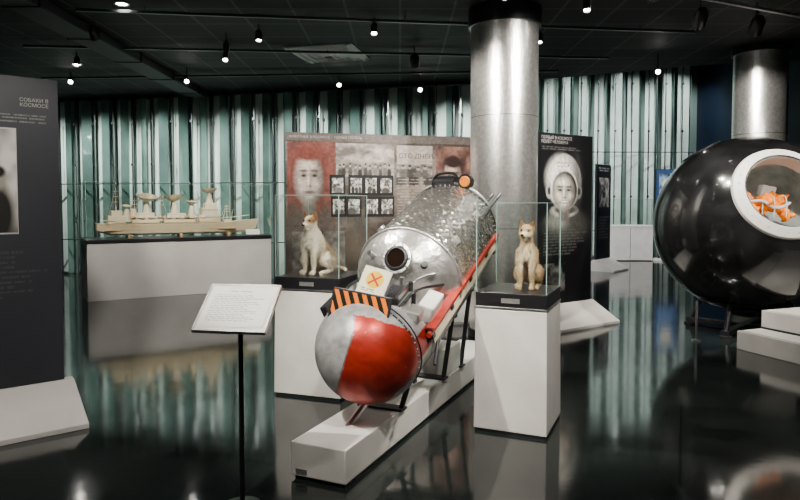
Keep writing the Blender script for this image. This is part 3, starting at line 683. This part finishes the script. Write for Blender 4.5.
tube('rear_loop',[(-.12,1.60,DZ+DR-.02),(-.11,1.62,DZ+DR+.06),(0,1.62,DZ+DR+.08),(.1,1.62,DZ+DR+.06),(.13,1.60,DZ+DR-.05)],.012,M_black,pod)
onaxis('orange_beacon',[(.0,.03),(.035,.028),(.045,.015),(.045,-.03)],mat('beacon_orange',(.75,.22,.01),.35),Vector((.15,1.60,DZ+DR+.01)),(0,-.9,.35))
onaxis('beacon_rim',[(.040,.02),(.056,.02),(.056,-.04),(.04,-.04)],M_dark,Vector((.15,1.60,DZ+DR+.01)),(0,-.9,.35))
rod('beacon_stem',(.15,1.62,DZ+DR-.07),(.15,1.62,DZ+DR+.02),.012,M_dark,pod)
for x in(.27,.33): rod('rear_pipe',(x,1.35,DZ+.18),(x+.02,1.80,DZ+.20),.014,M_steel,pod)
box('rear_frame',(.62,.04,.05),(0,1.66,-.10),M_dark,pod)
rod('skid_rail',(-.11,-.44,-.405),(-.03,.7,-.345),.022,M_steel,pod); rod('skid_rail_inner',(-.11,-.442,-.405),(-.105,-.30,-.402),.017,M_black,pod)
box('skid_web',(.03,.5,.12),(-.04,.35,-.33),M_steel,pod,bevel=.004)
# cradle stand, part of the plinth
def hullz(y): return N.z+y*math.tan(ph)-RH/math.cos(ph)
off=Matrix.Rotation(-yaw,3,'Z')@(Vector((N.x,N.y,0))-PO)
st=empty('cradle_stand',off,parent=pl)
for y in(.28,1.05,1.45):
    zt=hullz(y)+.01
    for sx in(-1,1): rod('leg',(sx*.13-off.x*.6,y,pz),(sx*.16,y,zt+.06),.017,M_dark,st)
    box('cross_beam',(.36,.05,.04),(0,y,zt-.01),M_dark,st,bevel=.004)
    box('foot_plate',(.31,.09,.015),(-off.x*.6,y,pz+.0075),M_dark,st,bevel=.002)
rod('brace',(-off.x*.6,.30,pz+.03),(.0,1.05,hullz(1.05)-.03),.014,M_steel,st)
box('ballast_box',(.26,.34,.20),(-off.x*.6,1.28,pz+.10),M_white,st,bevel=.006)

# ---------------------------------------------------------------- spherical descent capsule
SC=Vector((4.06,7.50,1.245)); SR=1.02
hdv=Vector((-.07,-.91,.40)).normalized()
q=hdv.to_track_quat('Z','Y')
CM=Matrix.Translation(SC)@q.to_matrix().to_4x4()
cap=empty('spherical_descent_capsule',mx=CM)
M_char=mat('charred_black',(.012,.012,.013),.18,0,bump=(9,.2,.012),coat=.7,var=(4,.6))
hr=.46; a0_=math.asin(hr/SR)
prof=[(SR*math.sin(a),SR*math.cos(a)) for a in np.linspace(a0_,math.pi,60)]; prof[-1]=(0.00005,-SR)
lathe('shell',prof,M_char,cap,seg=96,caps=False)
ht=SR*math.cos(a0_)
lathe('inner_lining',[(hr*.86,ht+.0),(.55,ht-.18),(.66,ht-.5),(.60,ht-.9),(.35,ht-1.15),(.00005,ht-1.22)],mat('lining',(.52,.56,.55),.8,bump=(14,.5,.02),var=(6,.3)),cap,seg=64,caps=False)
lathe('hatch_ring',[(hr*.86,ht-.14),(hr*.85,ht+.035),(hr*.90,ht+.055),(hr*1.10,ht+.0),(hr*1.14,ht-.05),(hr*1.14,ht-.10)],M_white,cap,seg=96,caps=False)
torus('hatch_gasket',hr*.88,.010,M_dark,cap,(0,0,ht+.045))
bt=bmesh.new()
for i in range(30):
    a=i*2*math.pi/30; bmesh.ops.create_icosphere(bt,subdivisions=1,radius=.007,matrix=Matrix.Translation((hr*1.0*math.cos(a),hr*1.0*math.sin(a),ht+.03)))
me=D.meshes.new('hatch_bolts'); bt.to_mesh(me); bt.free(); me.materials.append(M_steel); link(D.objects.new('hatch_bolts',me),cap)
dw=Vector((-.45,.2,.87)).normalized(); dl=q.inverted()@dw; ql=dl.to_track_quat('Z','Y').to_euler()
torus('side_hatch_ring',.22,.014,M_dark,cap,dl*math.sqrt(SR**2-.22**2),ql)
suit=empty('orange_spacesuit',SC+hdv*.56+Vector((-.08,0,-.12)))
bmh=bmesh.new()
for k in range(30):
    x=random.uniform(-.30,.30); y=random.uniform(-.12,.16); z=.02+.13*math.cos(x*4)+random.uniform(-.06,.06)+y*.3
    mtx=Matrix.Translation((x,y,z))@Euler((random.uniform(0,3),random.uniform(0,3),random.uniform(0,3))).to_matrix().to_4x4()@Matrix.Diagonal((1.6,.6,.5,1))
    bmesh.ops.create_icosphere(bmh,subdivisions=2,radius=random.uniform(.05,.08),matrix=mtx)
me=D.meshes.new('crumpled_fabric'); bmh.to_mesh(me); bmh.free(); me.materials.append(M_orange)
o=D.objects.new('crumpled_fabric',me); link(o,suit); r_=o.modifiers.new('r','REMESH'); r_.mode='VOXEL'; r_.voxel_size=.012; s_=o.modifiers.new('s','SMOOTH'); s_.iterations=2; s_.factor=.5
tx=D.textures.new('folds','CLOUDS'); tx.noise_scale=.05; dd=o.modifiers.new('d','DISPLACE'); dd.texture=tx; dd.strength=.06; r_.use_smooth_shade=True
for k in range(4):
    x=-.2+k*.13; tube('strap',[(x,-.14,.0),(x+.03,-.12,.18),(x+.06,.05,.26),(x+.1,.2,.16)],.006,M_grey,suit)
box('seat_pan',(.60,.40,.10),(0,.06,-.13),mat('seat_tan',(.40,.30,.20),.7),suit,rot=(R(10),0,0),bevel=.03)
tube('hose',[(-.25,-.05,.12),(-.1,-.15,.22),(.1,-.12,.05),(.28,-.05,.15)],.016,M_grey,suit)
box('instrument_box',(.16,.10,.12),(.18,.22,.28),M_grey,suit,rot=(0,R(12),0),bevel=.01)
cs=empty('support_stand',parent=cap); cs.matrix_local=CM.inverted()@Matrix.Translation((SC.x,SC.y,0))
lathe('support_ring',[(.46,.34),(.50,.34),(.50,.41),(.45,.41)],M_dark,cs,seg=48,caps=False)
for k in range(4):
    a=R(45+90*k); rod('leg',(.48*math.cos(a),.48*math.sin(a),.36),(.62*math.cos(a),.62*math.sin(a),.02),.028,M_dark,cs); lathe('foot',[(.07,0),(.07,.02),(.03,.03)],M_dark,cs,(.62*math.cos(a),.62*math.sin(a),0))
box('base_beam',(1.3,.09,.06),(0,0,.05),M_dark,cs,rot=(0,0,R(45))); box('base_beam_cross',(1.3,.09,.06),(0,0,.05),M_dark,cs,rot=(0,0,R(-45)))
# steps
sd=math.atan2(-.93,.36)
sx_=empty('visitor_steps',(3.46,6.52,0),(0,0,sd))
box('lower_step',(1.5,.34,.19),(.75,.17,.095),M_plinth,sx_,bevel=.005); box('upper_step',(1.5,.62,.38),(.75,.65,.19),M_plinth,sx_,bevel=.005)
box('tread_strip',(1.46,.03,.004),(.75,.03,.192),M_grey,sx_,bevel=0); box('tread_strip_upper',(1.46,.03,.004),(.75,.37,.382),M_grey,sx_,bevel=0)
box('riser_shadow_gap',(1.48,.01,.02),(.75,.338,.20),M_dark,sx_,bevel=0)
sp_=empty('barrier_post',(3.22,6.90,0)); rod('post',(0,0,.01),(0,0,.44),.012,M_steel,sp_); lathe('foot',[(.05,0),(.05,.012),(.016,.02)],M_steel,sp_)

# ---------------------------------------------------------------- ceiling fittings
dif=empty('ceiling_air_diffuser',(-1.03,9.3,HC),(0,0,R(-12)))
for k in range(4):
    w=.98-k*.22
    for s in(-1,1):
        box('louvre',(w,.10,.012),(0,s*(w/2-.05),-.016-.010*k),M_white,dif,rot=(R(12*s),0,0),bevel=0); box('louvre_side',(.10,w,.012),(s*(w/2-.05),0,-.016-.010*k),M_white,dif,rot=(0,R(-12*s),0),bevel=0)
def track(x0,y0,x1,y1,m):
    p=empty('lighting_track',((x0+x1)/2,(y0+y1)/2,HC)); d=Vector((x1-x0,y1-y0,0)); Lt=d.length
    box('bar',(Lt,.035,.03),(0,0,-.07),m,p,rot=(0,0,math.atan2(d.y,d.x)),bevel=.002)
    for t in(-.4,0,.4): rod('hanger',(d.x*t,d.y*t,-.06),(d.x*t,d.y*t,0),.004,M_dark,p,seg=8)
track(2.3,6.25,5.6,7.75,M_alu); track(-3.5,7.0,3.6,7.9,M_black); track(-6,10.8,2.5,10.2,M_black); track(-3,4.2,3,4.4,M_black); track(-5,8.6,3,9.3,M_black)
M_duct=mat('duct_black',(.012,.012,.013),.6,.2)
dct=empty('ceiling_duct',(-3.9,8.6,HC-.07)); box('trunk',(.36,7.5,.12),(0,0,0),M_duct,dct,bevel=.01)
for k in range(6): box('duct_flange',(.40,.04,.14),(0,-3.2+k*1.3,0),M_duct,dct,bevel=.004)
def can(pos,target,L_=.14,r=.042,power=0,angle=40,blend=.5,col=(1,.93,.82),rad=.04,lens=True):
    pos=Vector(pos); target=Vector(target); d=(target-pos).normalized(); qq=d.to_track_quat('Z','Y').to_euler()
    p=empty('track_spotlight',pos)
    lathe('housing',[(r*.6,-L_*.6),(r,-L_*.4),(r,L_*.4),(r*.88,L_*.4),(r*.8,L_*.25)],M_black,p,(0,0,0),qq,seg=24)
    if lens: lathe('lens',[(.001,L_*.27),(r*.78,L_*.27)],M_lens,p,(0,0,0),qq,seg=20)
    rod('yoke',(0,0,.0),(0,0,HC-pos.z),.008,M_black,p,seg=8)
    if power:
        l=D.lights.new('spot','SPOT'); l.energy=power; l.spot_size=R(angle); l.spot_blend=blend; l.color=col; l.shadow_soft_size=rad
        o=D.objects.new('spot_lamp',l); o.rotation_euler=d.to_track_quat('-Z','Y').to_euler(); o.location=d*(L_*.5); link(o,p)
K=2.5
zc=3.47
for pos,tgt,pw,an in [
 ((-1.6,2.2,zc),(-.1,4.0,.7),230,42),((.5,1.6,zc),(.0,4.2,.8),160,42),((1.6,3.4,zc),(.2,4.6,1.2),220,45),((-1.3,4.6,zc),(.1,4.8,1.3),220,45),
 ((.9,2.6,zc),(.78,4.4,1.1),75,34),((-.9,3.4,zc),(-.72,5.2,1.15),85,34),((2.0,3.2,zc),(.9,4.4,.6),60,40),
 ((-3.6,7.6,zc),(-3.9,10.5,1.1),230,50),((-2.2,8.2,zc),(-3.0,11.0,1.1),200,50),
 ((-1.0,5.8,zc),(-.8,8.0,1.7),190,60),((.4,5.9,zc),(.5,8.2,1.7),170,60),
 ((2.4,5.9,zc),(2.05,7.9,1.75),140,50),
 ((-1.2,2.6,zc),(-2.7,4.2,.8),110,60),
 ((3.0,4.4,zc),(3.9,7.4,1.5),240,50),((4.9,5.0,zc),(4.2,7.3,1.2),210,50),((2.4,6.2,zc),(3.8,7.2,.3),110,50),
 ((2.6,4.6,zc),(1.2,7.25,2.2),320,50),((-.6,4.8,zc),(1.1,7.2,2.0),300,45),((3.3,7.2,zc),(5.0,9.0,2.2),290,50),
 ((-1.6,1.6,zc),(-.8,3.1,1.0),42,40),
 ((4.5,12.5,5.2),(5.9,17,1.0),420,60),((4.0,10.9,5.2),(4.6,14.3,1.5),200,50)]:
    if pos[2]>HC:
        l=D.lights.new('spot','SPOT'); l.energy=pw*K; l.spot_size=R(an); l.spot_blend=.6; l.shadow_soft_size=.05
        o=D.objects.new('recess_spot_lamp',l); o.location=pos; o.rotation_euler=(Vector(tgt)-Vector(pos)).to_track_quat('-Z','Y').to_euler(); link(o); continue
    can(pos,tgt,power=pw*K,angle=an)
for p_,t_ in(((.34,10.9,3.42),(.3,5,.5)),((3.75,9.4,3.42),(2,4,.5)),((-3.4,10.3,3.45),(-2,5,.5)),((-1.7,7.8,3.5),(-1.5,7,.5)),((1.0,6.2,3.5),(1.2,5.2,.5)),((-4.6,9.2,3.5),(-4.4,8,.5)),((1.7,7.9,3.5),(1.6,7,.5)),((-.3,7.5,3.5),(-.3,6.2,.5)),((-2.4,8.9,3.5),(-2.2,7,.5)),((2.0,10.3,3.5),(1.5,6,.5)),((-2.2,5.5,3.5),(-1.8,4.2,.5)),((-5.4,10.6,3.5),(-4,6,.5)),((1.9,6.6,3.5),(1.6,5.5,.5)),((-1.0,10.6,3.45),(-.8,6,.5))):
    can(p_,t_,L_=.14,r=.040)
for p_,t_ in(((3.1,6.7,3.40),(3.4,8,2.6)),((3.85,7.0,3.40),(4.1,8.4,2.2)),((.2,8.9,3.45),(.2,11,2.5))): can(p_,t_,L_=.2,r=.07,lens=False)
def wash(p,q,z,off,pw,n,col,tz=1.6):
    p=Vector((*p,0));q=Vector((*q,0));d=(q-p).normalized(); nn=Vector((d.y,-d.x,0))
    for i in range(n):
        c=p.lerp(q,(i+.5)/n)+nn*off
        l=D.lights.new('wash','SPOT'); l.energy=pw; l.spot_size=R(95); l.spot_blend=.9; l.color=col; l.shadow_soft_size=.04
        o=D.objects.new('wall_wash_lamp',l); o.location=(c.x,c.y,z); t=c-nn*off; o.rotation_euler=(Vector((t.x,t.y,tz))-o.location).to_track_quat('-Z','Y').to_euler(); link(o)
wash((-8,13.85),(1.75,11.6),3.5,1.5,360,7,(.96,1,.95),1.4); wash((2.4,17.55),(8.1,17.75),5.3,1.6,320,4,(.93,1,.97),2.6)
for x,y in((-4.5,3),(0,1),(4,3),(-3,7),(2.3,6.6),(6.5,5),(-5,10)):  # added wide spots for general room fill, each dressed with a trim and lens
    l=D.lights.new('down','SPOT'); l.energy=90; l.spot_size=R(140); l.spot_blend=1; l.shadow_soft_size=.08; l.color=(1,.95,.87)
    o=D.objects.new('fill_lamp',l); o.location=(x,y,HC-.04); link(o)
    dl=empty('fill_downlight',(x,y,HC)); torus('trim',.07,.012,M_steel,dl,(0,0,-.005)); lathe('lens',[(.001,-.004),(.055,-.004)],M_lens,dl,seg=20)

w=D.worlds.new('World'); S.world=w; w.use_nodes=True; w.node_tree.nodes['Background'].inputs[0].default_value=(.5,.55,.6,1); w.node_tree.nodes['Background'].inputs[1].default_value=.05

cam=D.cameras.new('camera'); cam.lens=28.8; cam.sensor_width=36; cam.clip_end=100; cam.shift_y=-.024
co=D.objects.new('camera',cam); co.location=(0,0,1.5); co.rotation_euler=(R(90-2.5),0,0); link(co); S.camera=co
